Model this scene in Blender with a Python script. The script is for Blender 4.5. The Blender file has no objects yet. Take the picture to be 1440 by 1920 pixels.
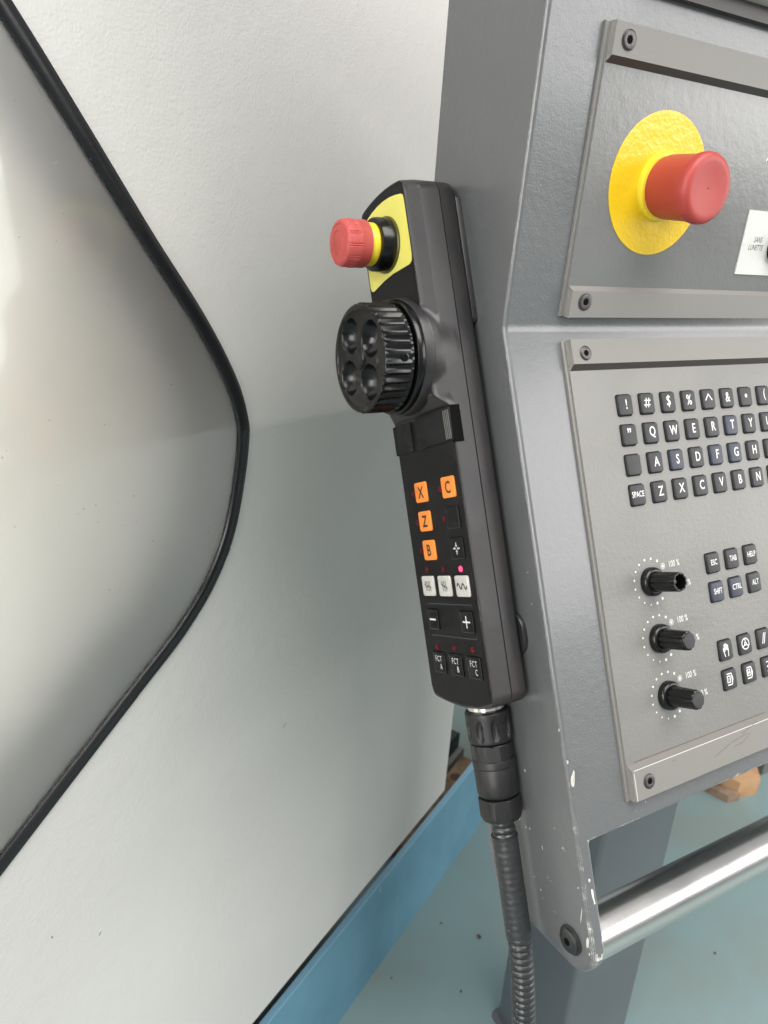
import bpy, bmesh, math, random
from mathutils import Vector, Matrix, noise
random.seed(7)
sc = bpy.context.scene
COL = sc.collection
R = math.radians
pi = math.pi

# ------------------------------------------------------------------ camera
H = 1.30                                   # eye height above the floor
S = 0.33                                   # metres: distance eye -> console side plate plane
cam_d = bpy.data.cameras.new('camera')
cam = bpy.data.objects.new('camera', cam_d); COL.objects.link(cam); sc.camera = cam
vx = Vector((2610., -355., 1450.)).normalized()
dz = Vector((-270., 3937.46478873, 1450.)).normalized()
vy = vx.cross(dz)
def c2w(v): return Vector((vx.dot(v), vy.dot(v), -dz.dot(v)))
cr, cu, cb = c2w(Vector((1, 0, 0))), c2w(Vector((0, -1, 0))), c2w(Vector((0, 0, -1)))
cam.matrix_world = Matrix(((cr.x, cu.x, cb.x, 0), (cr.y, cu.y, cb.y, 0), (cr.z, cu.z, cb.z, H), (0, 0, 0, 1)))
cam_d.sensor_fit = 'VERTICAL'; cam_d.sensor_height = 36; cam_d.lens = 1450 / 1920 * 36
cam_d.clip_start = 0.02; cam_d.clip_end = 100
cam_d.dof.use_dof = True; cam_d.dof.focus_distance = 0.56; cam_d.dof.aperture_fstop = 13

# ------------------------------------------------------------------ world and lamps (workshop hall)
w = bpy.data.worlds.new('World'); sc.world = w; w.use_nodes = True
bg = w.node_tree.nodes['Background']
bg.inputs[0].default_value = (0.93, 0.95, 0.96, 1); bg.inputs[1].default_value = 0.36
def area(name, loc, target, sx, sy, power, col=(1, 1, 1)):
    d = bpy.data.lights.new(name, 'AREA'); d.shape = 'RECTANGLE'; d.size = sx; d.size_y = sy; d.energy = power; d.color = col
    o = bpy.data.objects.new(name, d); COL.objects.link(o); o.location = loc
    o.rotation_euler = (Vector(target) - Vector(loc)).to_track_quat('-Z', 'Y').to_euler()
    return o
area('ceiling_lamp', (0.6, -1.5, 4.4), (0.7, 0.4, 1.0), 3.0, 2.4, 160, (1, 0.975, 0.94))
area('hall_light', (4.3, -3.3, 2.85), (0.4, 0.4, 1.5), 3.4, 1.9, 95, (1.0, 0.985, 0.97))
area('hall_light', (-3.6, -2.0, 2.3), (0.3, 0.4, 1.3), 2.2, 2.8, 140, (1.0, 0.985, 0.96))
area('hall_light', (4.9, -1.1, 1.25), (0.3, 0.7, 1.2), 2.6, 1.7, 35, (1.0, 0.98, 0.95))  # added low lamp panel for reflections in the door, no real window
sc.view_settings.view_transform = 'Standard'; sc.view_settings.look = 'None'
sc.view_settings.exposure = 0.42; sc.view_settings.gamma = 1

# ------------------------------------------------------------------ materials
def mat(name, col, rough=0.5, metal=0.0, spec=0.5, bump=None, vary=None, rvary=None, emit=None, coat=0.0, aniso=0.0, specks=None, bump2=None):
    m = bpy.data.materials.new(name); m.use_nodes = True
    nt = m.node_tree; N = nt.nodes; L = nt.links; p = N['Principled BSDF']
    p.inputs['Base Color'].default_value = (*col, 1); p.inputs['Roughness'].default_value = rough
    p.inputs['Metallic'].default_value = metal; p.inputs['Specular IOR Level'].default_value = spec
    p.inputs['Coat Weight'].default_value = coat; p.inputs['Anisotropic'].default_value = aniso
    if emit: p.inputs['Emission Color'].default_value = (*emit[0], 1); p.inputs['Emission Strength'].default_value = emit[1]
    tc = N.new('ShaderNodeTexCoord')
    def noi(scale, detail=3, rg=0.55):
        n = N.new('ShaderNodeTexNoise'); n.inputs['Scale'].default_value = scale; n.inputs['Detail'].default_value = detail
        n.inputs['Roughness'].default_value = rg; L.new(tc.outputs['Object'], n.inputs['Vector']); return n
    def ramp(src, a, b, c0, c1):
        r = N.new('ShaderNodeMapRange'); r.inputs[1].default_value = a; r.inputs[2].default_value = b
        r.inputs[3].default_value = c0; r.inputs[4].default_value = c1; L.new(src, r.inputs[0]); return r
    last = None
    if vary:                                # (scale, other colour, lo, hi)
        n = noi(vary[0], 4); r = ramp(n.outputs[0], vary[2], vary[3], 0, 1)
        mx = N.new('ShaderNodeMixRGB'); mx.inputs[1].default_value = (*col, 1); mx.inputs[2].default_value = (*vary[1], 1)
        L.new(r.outputs[0], mx.inputs[0]); last = mx.outputs[0]
    if specks:                              # (scale, colour, threshold)
        n = noi(specks[0], 2, 0.7); r = ramp(n.outputs[0], specks[2], specks[2] + 0.02, 0, 1)
        mx = N.new('ShaderNodeMixRGB'); mx.inputs[1].default_value = (*col, 1); mx.inputs[2].default_value = (*specks[1], 1)
        if last: L.new(last, mx.inputs[1])
        L.new(r.outputs[0], mx.inputs[0]); last = mx.outputs[0]
    if last: L.new(last, p.inputs['Base Color'])
    if rvary:
        n = noi(rvary[0], 5, 0.6); r = ramp(n.outputs[0], 0.3, 0.7, rvary[1], rvary[2]); L.new(r.outputs[0], p.inputs['Roughness'])
    if bump:                                # (scale, distance in m)
        n = noi(bump[0], bump[2] if len(bump) > 2 else 2, 0.5)
        b = N.new('ShaderNodeBump'); b.inputs['Strength'].default_value = 1; b.inputs['Distance'].default_value = bump[1]
        L.new(n.outputs[0], b.inputs['Height'])
        if bump2:
            n2 = noi(bump2[0], 2, 0.5); b2 = N.new('ShaderNodeBump'); b2.inputs['Distance'].default_value = bump2[1]
            L.new(n2.outputs[0], b2.inputs['Height']); L.new(b2.outputs[0], b.inputs['Normal'])
        L.new(b.outputs[0], p.inputs['Normal'])
    return m
M = {}
M['wall'] = mat('light_grey_textured_paint', (0.565, 0.555, 0.53), 0.38, bump=(420, 0.00030), bump2=(55, 0.00045), vary=(2.0, (0.535, 0.525, 0.50), 0.4, 0.65))
M['wallback'] = mat('window_inner_panel', (0.80, 0.785, 0.75), 0.5, vary=(3, (0.72, 0.68, 0.62), 0.4, 0.65))
M['rubber'] = mat('black_rubber', (0.008, 0.008, 0.009), 0.32, spec=0.4, bump=(300, 0.0001), rvary=(40, 0.26, 0.42))
M['recess'] = mat('dark_recess_paint', (0.03, 0.03, 0.03), 0.7)
M['blue'] = mat('blue_paint', (0.125, 0.28, 0.375), 0.45, bump=(200, 0.0002), vary=(9, (0.10, 0.245, 0.34), 0.4, 0.65))
M['floor'] = mat('blue_green_floor_paint', (0.20, 0.29, 0.295), 0.42, bump=(30, 0.0006), vary=(3.2, (0.205, 0.255, 0.24), 0.42, 0.62), specks=(26, (0.09, 0.11, 0.11), 0.76))
M['panel'] = mat('grey_textured_panel_paint', (0.185, 0.181, 0.171), 0.42, bump=(900, 0.00022), bump2=(260, 0.0003), vary=(14, (0.168, 0.164, 0.155), 0.4, 0.7))
M['panel_up'] = mat('grey_glossy_panel_paint', (0.150, 0.150, 0.147), 0.31, spec=0.8, bump=(700, 0.00010), bump2=(150, 0.00024))
M['bar'] = mat('warm_grey_bar_paint', (0.175, 0.167, 0.155), 0.5, bump=(1100, 0.00012))
M['barside'] = mat('dark_bar_shade_and_gap', (0.035, 0.028, 0.024), 0.45)  # dark tone holds the shade of down-facing bar bevels; bezel gap shares it
M['screw'] = mat('blackened_steel', (0.10, 0.09, 0.09), 0.38, 0.7, bump=(900, 0.0002))
M['bolt'] = mat('black_bolt_head', (0.03, 0.032, 0.032), 0.3, 0.3)
M['hole'] = mat('black_hole', (0.004, 0.004, 0.004), 0.8, spec=0.05)
M['key'] = mat('dark_grey_key_plastic', (0.022, 0.022, 0.025), 0.5, spec=0.4, bump=(1500, 0.00005), vary=(120, (0.030, 0.029, 0.031), 0.4, 0.65))
M['keyblue'] = mat('bluish_key_plastic', (0.022, 0.026, 0.045), 0.45, spec=0.4, bump=(1500, 0.00005), vary=(120, (0.032, 0.036, 0.055), 0.4, 0.65))
M['white'] = mat('white_print', (0.66, 0.66, 0.64), 0.5)
M['blackprint'] = mat('black_print', (0.02, 0.018, 0.016), 0.6)
M['greyprint'] = mat('grey_print', (0.07, 0.07, 0.07), 0.6)
M['red'] = mat('red_plastic', (0.335, 0.036, 0.030), 0.48, bump=(2500, 0.00004), vary=(60, (0.35, 0.042, 0.034), 0.45, 0.7), specks=(500, (0.6, 0.25, 0.2), 0.80))
M['red2'] = mat('matt_red_plastic', (0.40, 0.056, 0.050), 0.55, bump=(2500, 0.00004), vary=(90, (0.42, 0.070, 0.062), 0.45, 0.7), specks=(420, (0.72, 0.4, 0.36), 0.78))
M['yellow'] = mat('yellow_label_film', (0.66, 0.44, 0.012), 0.22, bump=(420, 0.00018), bump2=(130, 0.0003))
M['yellow2'] = mat('pale_yellow_film', (0.72, 0.67, 0.15), 0.5, bump=(1500, 0.00003), vary=(60, (0.69, 0.64, 0.13), 0.4, 0.7))
M['yellowp'] = mat('yellow_plastic', (0.70, 0.55, 0.03), 0.4)
M['case'] = mat('worn_black_case', (0.015, 0.0145, 0.016), 0.36, spec=0.5, bump=(1800, 0.00008), rvary=(45, 0.30, 0.48), vary=(22, (0.024, 0.021, 0.020), 0.4, 0.66), specks=(420, (0.16, 0.15, 0.15), 0.79))
M['foil'] = mat('black_membrane_foil', (0.006, 0.006, 0.0065), 0.40, spec=0.2, bump=(2200, 0.00003), specks=(600, (0.12, 0.12, 0.12), 0.80))
M['face'] = mat('black_face_plastic', (0.009, 0.009, 0.010), 0.5, spec=0.2, bump=(1800, 0.00005), specks=(500, (0.14, 0.14, 0.14), 0.80))
M['gloss'] = mat('glossy_black_plastic', (0.003, 0.003, 0.0035), 0.16, spec=0.38, bump=(400, 0.00005), rvary=(60, 0.16, 0.3), specks=(480, (0.2, 0.2, 0.2), 0.80))
M['knob'] = mat('black_knob_plastic', (0.004, 0.004, 0.0045), 0.24, spec=0.4, bump=(1500, 0.00003))
M['olive'] = mat('dark_olive_ring', (0.06, 0.06, 0.012), 0.3)
M['orange'] = mat('orange_key', (0.74, 0.225, 0.030), 0.5)
M['keywhite'] = mat('off_white_key', (0.50, 0.49, 0.46), 0.5, vary=(200, (0.43, 0.42, 0.39), 0.45, 0.7))
M['led'] = mat('dark_red_lens', (0.10, 0.003, 0.006), 0.4, spec=0.15)
M['ledon'] = mat('lit_red_lens', (0.5, 0.02, 0.06), 0.3, emit=((1, 0.03, 0.12), 2.2))
M['line'] = mat('grey_print_line', (0.07, 0.07, 0.075), 0.5)
M['conn'] = mat('black_nylon_connector', (0.012, 0.0115, 0.012), 0.40, spec=0.4, bump=(1200, 0.00015))
M['silver'] = mat('nickel_ring', (0.8, 0.77, 0.73), 0.18, 1.0)
M['hose'] = mat('black_spiral_hose', (0.020, 0.021, 0.023), 0.27, rvary=(80, 0.2, 0.38))
M['sleeve'] = mat('grey_black_shrink_sleeve', (0.021, 0.023, 0.024), 0.40, bump=(250, 0.0005), bump2=(90, 0.0006))
M['chrome'] = mat('polished_steel_tube', (0.66, 0.64, 0.62), 0.24, 1.0, rvary=(20, 0.20, 0.28), bump=(300, 0.00002))
M['wood'] = mat('pale_wood', (0.46, 0.28, 0.15), 0.7, vary=(30, (0.42, 0.22, 0.10), 0.45, 0.65), bump=(120, 0.0005))
M['wood2'] = mat('worn_brown_wood', (0.26, 0.18, 0.12), 0.8, vary=(14, (0.12, 0.08, 0.045), 0.45, 0.62), bump=(120, 0.0008))
M['sack'] = mat('beige_sheet', (0.42, 0.37, 0.25), 0.8, vary=(18, (0.20, 0.16, 0.09), 0.45, 0.6), bump=(40, 0.006))
M['green'] = mat('dark_green_black_paint', (0.012, 0.022, 0.02), 0.5)
M['steel'] = mat('grey_steel_and_rib_glint', (0.16, 0.16, 0.15), 0.5, 0.3)
M['label'] = mat('white_plate_film', (0.52, 0.52, 0.50), 0.4, bump=(900, 0.00004))
M['dirt'] = mat('brown_grime', (0.10, 0.06, 0.035), 0.8)
M['scratch'] = mat('light_scratch', (0.62, 0.61, 0.57), 0.5)
M['moncover'] = mat('light_grey_monitor_bezel', (0.46, 0.44, 0.42), 0.5, bump=(900, 0.00015))

# console paint with chipped edges (bevel mask x noise)
def console_paint(name, base, bscale, bdist, rough, chips):
    m = mat(name, base, rough, bump=(bscale, bdist), bump2=(170, bdist * 1.2), vary=(6, tuple(c * 0.9 for c in base), 0.4, 0.65))
    m.node_tree.nodes['Principled BSDF'].inputs['Coat Weight'].default_value = 0.5; m.node_tree.nodes['Principled BSDF'].inputs['Coat Roughness'].default_value = 0.16
    if not chips: return m
    nt = m.node_tree; N = nt.nodes; L = nt.links; p = N['Principled BSDF']
    bev = N.new('ShaderNodeBevel'); bev.inputs['Radius'].default_value = 0.0022; bev.samples = 4
    geo = N.new('ShaderNodeNewGeometry')
    dot = N.new('ShaderNodeVectorMath'); dot.operation = 'DOT_PRODUCT'
    L.new(bev.outputs[0], dot.inputs[0]); L.new(geo.outputs['True Normal'], dot.inputs[1])
    tc = N.new('ShaderNodeTexCoord')
    n = N.new('ShaderNodeTexNoise'); n.inputs['Scale'].default_value = 95; n.inputs['Detail'].default_value = 5; n.inputs['Roughness'].default_value = 0.7
    L.new(tc.outputs['Object'], n.inputs['Vector'])
    n2 = N.new('ShaderNodeTexNoise'); n2.inputs['Scale'].default_value = 16; n2.inputs['Detail'].default_value = 1
    L.new(tc.outputs['Object'], n2.inputs['Vector'])
    r = N.new('ShaderNodeMapRange'); r.inputs[1].default_value = 0.992; r.inputs[2].default_value = 0.90; r.inputs[3].default_value = 0; r.inputs[4].default_value = 1
    L.new(dot.outputs['Value'], r.inputs[0])
    sep = N.new('ShaderNodeSeparateXYZ'); L.new(tc.outputs['Object'], sep.inputs[0])
    zr = N.new('ShaderNodeMapRange'); zr.inputs[1].default_value = 1.02; zr.inputs[2].default_value = 0.88; zr.inputs[3].default_value = 0.0; zr.inputs[4].default_value = 0.24
    L.new(sep.outputs[2], zr.inputs[0])
    a = N.new('ShaderNodeMath'); a.operation = 'MULTIPLY_ADD'; a.inputs[1].default_value = 0.25; L.new(r.outputs[0], a.inputs[0]); L.new(n.outputs[0], a.inputs[2])
    b = N.new('ShaderNodeMath'); b.operation = 'ADD'; L.new(a.outputs[0], b.inputs[0]); L.new(zr.outputs[0], b.inputs[1])
    b2 = N.new('ShaderNodeMath'); b2.operation = 'MULTIPLY_ADD'; b2.inputs[1].default_value = 0.5; L.new(n2.outputs[0], b2.inputs[0]); L.new(b.outputs[0], b2.inputs[2])
    th = N.new('ShaderNodeMapRange'); th.inputs[1].default_value = 1.10; th.inputs[2].default_value = 1.12; L.new(b2.outputs[0], th.inputs[0])
    old = p.inputs['Base Color'].links[0].from_socket
    mx = N.new('ShaderNodeMixRGB'); mx.inputs[2].default_value = (0.60, 0.58, 0.53, 1); L.new(old, mx.inputs[1]); L.new(th.outputs[0], mx.inputs[0])
    L.new(mx.outputs[0], p.inputs['Base Color'])
    return m
M['console'] = console_paint('grey_hammered_console_paint', (0.104, 0.108, 0.111), 900, 0.00018, 0.33, True)
M['leg'] = console_paint('dark_grey_post_paint', (0.085, 0.095, 0.105), 500, 0.0002, 0.5, False)

# frosted acrylic window sheet: glossy front with a rough body
g = mat('frosted_acrylic_sheet', (0.93, 0.93, 0.91), 0.45, spec=0.5, coat=1.0)
pg = g.node_tree.nodes['Principled BSDF']; pg.inputs['Transmission Weight'].default_value = 1.0; pg.inputs['IOR'].default_value = 1.45
pg.inputs['Coat Roughness'].default_value = 0.05
M['glass'] = g

# ------------------------------------------------------------------ mesh helpers
class MB:
    def __init__(s): s.bm = bmesh.new()
    def poly(s, pts):
        return s.bm.faces.new([s.bm.verts.new(p) for p in pts])
    def grid(s, rows, closed_u=False, closed_v=False):
        V = [[s.bm.verts.new(p) for p in r] for r in rows]
        nu, nv = len(V), len(V[0])
        for i in range(nu - (0 if closed_u else 1)):
            for j in range(nv - (0 if closed_v else 1)):
                a, b, c, d = V[i][j], V[i][(j + 1) % nv], V[(i + 1) % nu][(j + 1) % nv], V[(i + 1) % nu][j]
                try: s.bm.faces.new([a, b, c, d])
                except ValueError: pass
        return V
    def box(s, x0, x1, y0, y1, z0, z1, bev=0.0):
        if bev <= 0:
            return s.prism([(x0, y0), (x1, y0), (x1, y1), (x0, y1)], z0, z1)
        return s.prism([(x0, y0), (x1, y0), (x1, y1), (x0, y1)], z0, z1, bev)
    def prism(s, pts, z0, z1, bev=0.0):
        """extrude a CCW outline from z0 to z1; bev shrinks the outline over the last bev of height"""
        n = len(pts)
        def inset(d):
            out = []
            for i in range(n):
                p0, p1, p2 = Vector(pts[i - 1]), Vector(pts[i]), Vector(pts[(i + 1) % n])
                e1 = (p1 - p0); e2 = (p2 - p1)
                if e1.length < 1e-9: e1 = e2
                if e2.length < 1e-9: e2 = e1
                e1.normalize(); e2.normalize()
                n1 = Vector((-e1.y, e1.x)); n2 = Vector((-e2.y, e2.x)); m = n1 + n2
                m = m / max(0.35, m.length_squared) * 2
                out.append((p1.x + m.x * d, p1.y + m.y * d))
            return out
        rings = [[(x, y, z0) for x, y in pts]]
        if bev > 0:
            rings.append([(x, y, z1 - bev) for x, y in pts])
            rings.append([(x, y, z1 - bev * 0.3) for x, y in inset(bev * 0.3)])
            rings.append([(x, y, z1) for x, y in inset(bev)])
        else: rings.append([(x, y, z1) for x, y in pts])
        V = s.grid(rings, closed_v=True)
        s.bm.faces.new(list(reversed(V[0]))); s.bm.faces.new(V[-1])
    def lathe(s, prof, n=48, c=(0, 0), rf=None, cap_top=True):
        """profile (r, z) from bottom to top round z through c; rf(angle, r, z) may change r"""
        rows = []
        for r, z in prof:
            rows.append([(c[0] + (rf(2 * pi * k / n, r, z) if rf else r) * math.cos(2 * pi * k / n), c[1] + (rf(2 * pi * k / n, r, z) if rf else r) * math.sin(2 * pi * k / n), z) for k in range(n)])
        V = s.grid(rows, closed_v=True)
        for ring, rev in ((V[0], True), (V[-1], False)):
            if not rev and not cap_top: continue
            try: s.bm.faces.new(list(reversed(ring)) if rev else ring)
            except ValueError: pass
        return V
    def tube(s, path, rads, n=24, cap=True):
        P = [Vector(p) for p in path]; rows = []
        up = Vector((0.13, 0.31, 0.94)).normalized()
        for i, p in enumerate(P):
            t = (P[min(i + 1, len(P) - 1)] - P[max(i - 1, 0)]).normalized()
            a = up.cross(t)
            if a.length < 1e-3: a = Vector((1, 0, 0)).cross(t)
            a.normalize(); b = t.cross(a); r = rads[i] if hasattr(rads, '__len__') else rads
            rows.append([p + (a * math.cos(2 * pi * k / n) + b * math.sin(2 * pi * k / n)) * r for k in range(n)])
        V = s.grid(rows, closed_v=True)
        if cap:
            s.bm.faces.new(list(reversed(V[0]))); s.bm.faces.new(V[-1])
    def strokes(s, lines, wd, z, closed=False):
        for ln in lines:
            for i in range(len(ln) - 1):
                a, b = Vector(ln[i]), Vector(ln[i + 1]); d = b - a
                if d.length < 1e-9: continue
                d.normalize(); q = Vector((-d.y, d.x)) * wd / 2; e = d * wd * 0.3
                s.poly([(*(a - q - e), z), (*(b - q + e), z), (*(b + q + e), z), (*(a + q - e), z)])
                z += 0.000004
def finish(mb, name, m, parent=None, scale=1.0, xf=None, angle=32, recalc=True, kind=None):
    bm = mb.bm
    if scale != 1.0: bmesh.ops.scale(bm, vec=(scale,) * 3, verts=bm.verts)
    if xf is not None: bm.transform(xf)
    bmesh.ops.remove_doubles(bm, verts=bm.verts, dist=1e-7)
    if recalc: bmesh.ops.recalc_face_normals(bm, faces=bm.faces)
    th = R(angle)
    for f in bm.faces: f.smooth = True
    for e in bm.edges:
        e.smooth = not (len(e.link_faces) != 2 or e.calc_face_angle(0) > th)
    me = bpy.data.meshes.new(name); bm.to_mesh(me); bm.free()
    if isinstance(m, (list, tuple)):
        for k in m: me.materials.append(M[k])
    else: me.materials.append(M[m])
    return link(name, me, parent, kind)
def link(name, me, parent=None, kind=None, mx=None):
    o = bpy.data.objects.new(name, me); COL.objects.link(o)
    if parent is not None: o.parent = parent
    if mx is not None: o.matrix_local = mx
    if kind: o['kind'] = kind
    return o
def thing(name, label, cat, mx=None, group=None):
    o = bpy.data.objects.new(name, None); COL.objects.link(o); o['label'] = label; o['category'] = cat
    if mx is not None: o.matrix_world = mx
    o.empty_display_size = 0.05
    if group: o['group'] = group
    return o
def frame(origin, x, y, z):
    return Matrix(((x[0], y[0], z[0], origin[0]), (x[1], y[1], z[1], origin[1]), (x[2], y[2], z[2], origin[2]), (0, 0, 0, 1)))
def rrect(x0, x1, y0, y1, r, n=4):
    pts = []
    for cx, cy, a0 in ((x1 - r, y0 + r, -90), (x1 - r, y1 - r, 0), (x0 + r, y1 - r, 90), (x0 + r, y0 + r, 180)):
        for k in range(n + 1):
            a = R(a0 + 90 * k / n); pts.append((cx + r * math.cos(a), cy + r * math.sin(a)))
    return pts
def circle(cx, cy, r, n=40): return [(cx + r * math.cos(2 * pi * k / n), cy + r * math.sin(2 * pi * k / n)) for k in range(n)]
_tc = {}
def text_mesh(txt, size, sx=0.82, bold=0.012, space=1.0, line=1.0, shear=0.0):
    key = (txt, size, sx, bold, space, line, shear)
    if key in _tc: return _tc[key]
    c = bpy.data.curves.new('lettering', 'FONT'); c.body = txt; c.size = 1.0; c.align_x = 'CENTER'; c.align_y = 'CENTER'
    c.offset = bold; c.space_character = space; c.space_line = line; c.resolution_u = 3; c.shear = shear
    o = bpy.data.objects.new('lettering', c); COL.objects.link(o)
    bpy.context.view_layer.update()
    me = bpy.data.meshes.new_from_object(o.evaluated_get(bpy.context.evaluated_depsgraph_get()))
    bpy.data.objects.remove(o); bpy.data.curves.remove(c)
    xs = [v.co.x for v in me.vertices]; ys = [v.co.y for v in me.vertices]
    cx, cy = (min(xs) + max(xs)) / 2, (min(ys) + max(ys)) / 2
    for v in me.vertices: v.co = ((v.co.x - cx) * size * sx, (v.co.y - cy) * size, 0)
    me.name = 'legend'
    _tc[key] = me
    return me
def put_text(txt, size, mk, parent, x, y, z, rot=0.0, name='legend', **kw):
    me = text_mesh(txt, size, **kw).copy(); me.materials.clear(); me.materials.append(M[mk])
    return link(name, me, parent, None, Matrix.Translation((x, y, z)) @ Matrix.Rotation(rot, 4, 'Z'))

# ================================================================== floor, machine front, tray
mb = MB(); mb.poly([(-14, -14, 0), (14, -14, 0), (14, 14, 0), (-14, 14, 0)])
floor_ob = finish(mb, 'floor', 'floor', kind='structure')

th = R(29)
WX = Vector((math.cos(th), math.sin(th), 0)); WN = Vector((math.sin(th), -math.cos(th), 0))   # along the machine, out towards the viewer
def wallframe(d): return frame(Vector((0, 0, H)) - WN * d, WX, Vector((0, 0, 1)), WN)
machine = thing('machine_door', 'large light grey machine door with dark framed window, behind the handheld control', 'machine door', wallframe(0.45))
def sstep(x, a, b):
    t = max(0.0, min(1.0, (x - a) / (b - a))); return t * t * (3 - 2 * t)
def spline(pts, n=10):
    out = []
    for i in range(len(pts) - 1):
        p0, p1, p2, p3 = [Vector(pts[max(0, min(len(pts) - 1, j))]) for j in (i - 1, i, i + 1, i + 2)]
        for k in range(n):
            t = k / n
            out.append(0.5 * ((2 * p1) + (-p0 + p2) * t + (2 * p0 - 5 * p1 + 4 * p2 - p3) * t * t + (-p0 + 3 * p1 - 3 * p2 + p3) * t ** 3))
    out.append(Vector(pts[-1])); return out
outer = [(0.3456, 0.0868), (0.3813, 0.0405), (0.4245, -0.0160), (0.4676, -0.0690), (0.4970, -0.1116), (0.5150, -0.1470), (0.5222, -0.1840), (0.5180, -0.2270), (0.5035, -0.2743), (0.4760, -0.3160), (0.4375, -0.3509), (0.3941, -0.3780)]
outer = [(x * k_, y * k_) for x, y, k_ in [(x, y, 1 + .026 * sstep(-y, .15, .34)) for x, y in outer]]
(ex, ey) = outer[-1]
oc = [Vector((0.3456 - 0.0456 * k, 0.0868 + 0.0566 * k)) for k in range(10, 0, -1)] + spline(outer, 8) + [Vector((ex - 0.0490 * k, ey - 0.0301 * k)) for k in range(1, 15)]
def offs(line, d):
    out = []
    for i, p in enumerate(line):
        t = (line[min(i + 1, len(line) - 1)] - line[max(i - 1, 0)]).normalized()
        out.append(p + Vector((t.y, -t.x)) * d)       # to the right of travel = towards the pane
    return out
# the door is folded along a slanting line at the window tip: upper half leans back, lower half starts tipped in
def fold_line(x): return -0.1760 - 0.062 * (x - 0.523)
FS = [(-1.2 + 0.002 * k) for k in range(0, 1101)]
def _slope(d):
    lo = 0.15 * max(0.0, 1 + d / 0.26) ** 2.0 if d < 0 else 0.15
    t = sstep(d, -0.007, 0.007)
    return lo * (1 - t) - 0.045 * t
def sstep(x, a, b):
    t = max(0.0, min(1.0, (x - a) / (b - a))); return t * t * (3 - 2 * t)
_z = [0.0]
for d_ in FS[1:]: _z.append(_z[-1] + _slope(d_) * 0.002)
_z0 = _z[600]
def fold_z(x, y):
    d = y - fold_line(x); k = (d + 1.2) / 0.002; k = max(0, min(len(_z) - 2, k)); i = int(k)
    return _z[i] + (_z[i + 1] - _z[i]) * (k - i) - _z0
def fold_mesh(bm, off=0.0, amp=1.0):
    nrm = Vector((0.062, 1, 0)).normalized()
    for d in [-.34 + .03 * k for k in range(11)] + [-.009, -.006, -.004, -.002, 0, .002, .004, .006, .009]:
        p = Vector((0.523, -0.176 + d + off, 0))
        bmesh.ops.bisect_plane(bm, geom=bm.verts[:] + bm.edges[:] + bm.faces[:], plane_co=p, plane_no=nrm)
    for v in bm.verts: v.co.z += amp * fold_z(v.co.x, v.co.y - off)
LX = -0.5
def hole_loop(d):
    l = offs(oc, d)
    return l + [Vector((LX, l[-1].y - (l[-1].x - LX) * 0.63)), Vector((LX, 0.66))] if False else l
mb = MB(); bm = mb.bm
ext = [(-1.3, -0.976), (1.094, -0.976), (1.094, 0.9), (-1.3, 0.9)]
hl = offs(oc, 0.004)
hl = [Vector((-0.5, 0.64))] + hl + [Vector((-0.5, -0.80))]
ov = [bm.verts.new((x, y, 0)) for x, y in ext]; hv = [bm.verts.new((p.x, p.y, 0)) for p in hl]
ed = [bm.edges.new((ov[i], ov[(i + 1) % 4])) for i in range(4)] + [bm.edges.new((hv[i], hv[(i + 1) % len(hv)])) for i in range(len(hv))]
bmesh.ops.triangle_fill(bm, use_beauty=True, edges=ed)
hb = [bm.verts.new((p.x, p.y, -0.05)) for p in hl]
for i in range(len(hv)): bm.faces.new([hv[i], hv[(i + 1) % len(hv)], hb[(i + 1) % len(hv)], hb[i]])
# folded edges: right and bottom returns with a small radius
rx = 1.094
prof = [(0, 0)] + [(0.004 * math.sin(R(a)), -0.004 * (1 - math.cos(R(a)))) for a in (30, 60, 90)] + [(0.004, -0.05)]
mb.grid([[(rx + a, y, z) for a, z in prof] for y in (-0.976, 0.9)])
mb.grid([[(x, -0.976 - a, z) for a, z in prof] for x in (-1.3, rx + 0.0)])
fold_mesh(mb.bm); finish(mb, 'door_panel', 'wall', machine, recalc=False)
# gasket: rounded strip
mb = MB(); rows = []
for p, q in zip(oc, offs(oc, 0.0132)):
    row = []
    for t, h in ((0, -0.004), (0, 0.0016), (0.05, 0.0026), (0.45, 0.0031), (0.92, 0.0026), (0.97, 0.0016), (1.0, -0.004)):
        c = p.lerp(q, t); row.append((c.x, c.y, h))
    rows.append(row)
mb.grid(rows)
fold_mesh(mb.bm); finish(mb, 'window_gasket', 'rubber', machine, angle=60)
inn = offs(oc, 0.0098)
mb = MB(); mb.prism([(p.x, p.y) for p in inn] + [(-0.52, inn[-1].y), (-0.52, inn[0].y)], -0.004, 0.0)
fold_mesh(mb.bm); finish(mb, 'window_pane', 'glass', machine)
# window box behind the pane
mb = MB(); pts = [(p.x, p.y) for p in offs(oc, 0.006)] + [(-0.5, -0.9), (-0.5, 0.66)]
n_ = len(pts)
mb.grid([[(x, y, -0.004) for x, y in pts], [(x, y, -0.110) for x, y in pts]], closed_v=True)
fold_mesh(mb.bm); finish(mb, 'window_reveal', 'recess', machine)
mb = MB(); mb.poly([(x, y, -0.090) for x, y in pts]); fold_mesh(mb.bm, 0.085, 0.55); finish(mb, 'window_inner_panel', 'wallback', machine, recalc=False)
# added unseen strip lamp to brighten the window box, beyond the left picture edge
wl = area('window_box_fill_lamp', (0, 0, 0), (0, 0, 1), 0.9, 0.05, 19.0, (1.0, 0.97, 0.92))
wl.parent = machine; wl.location = (-0.16, -0.05, -0.035); wl.rotation_euler = Matrix(((0, -0.92, -0.39), (1, 0, 0), (0, -0.39, 0.92))).to_euler()
# machine body behind the door
mb = MB(); mb.box(-1.3, 1.03, -1.20, 0.9, -0.6, -0.150); finish(mb, 'machine_body', 'recess', machine)
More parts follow.
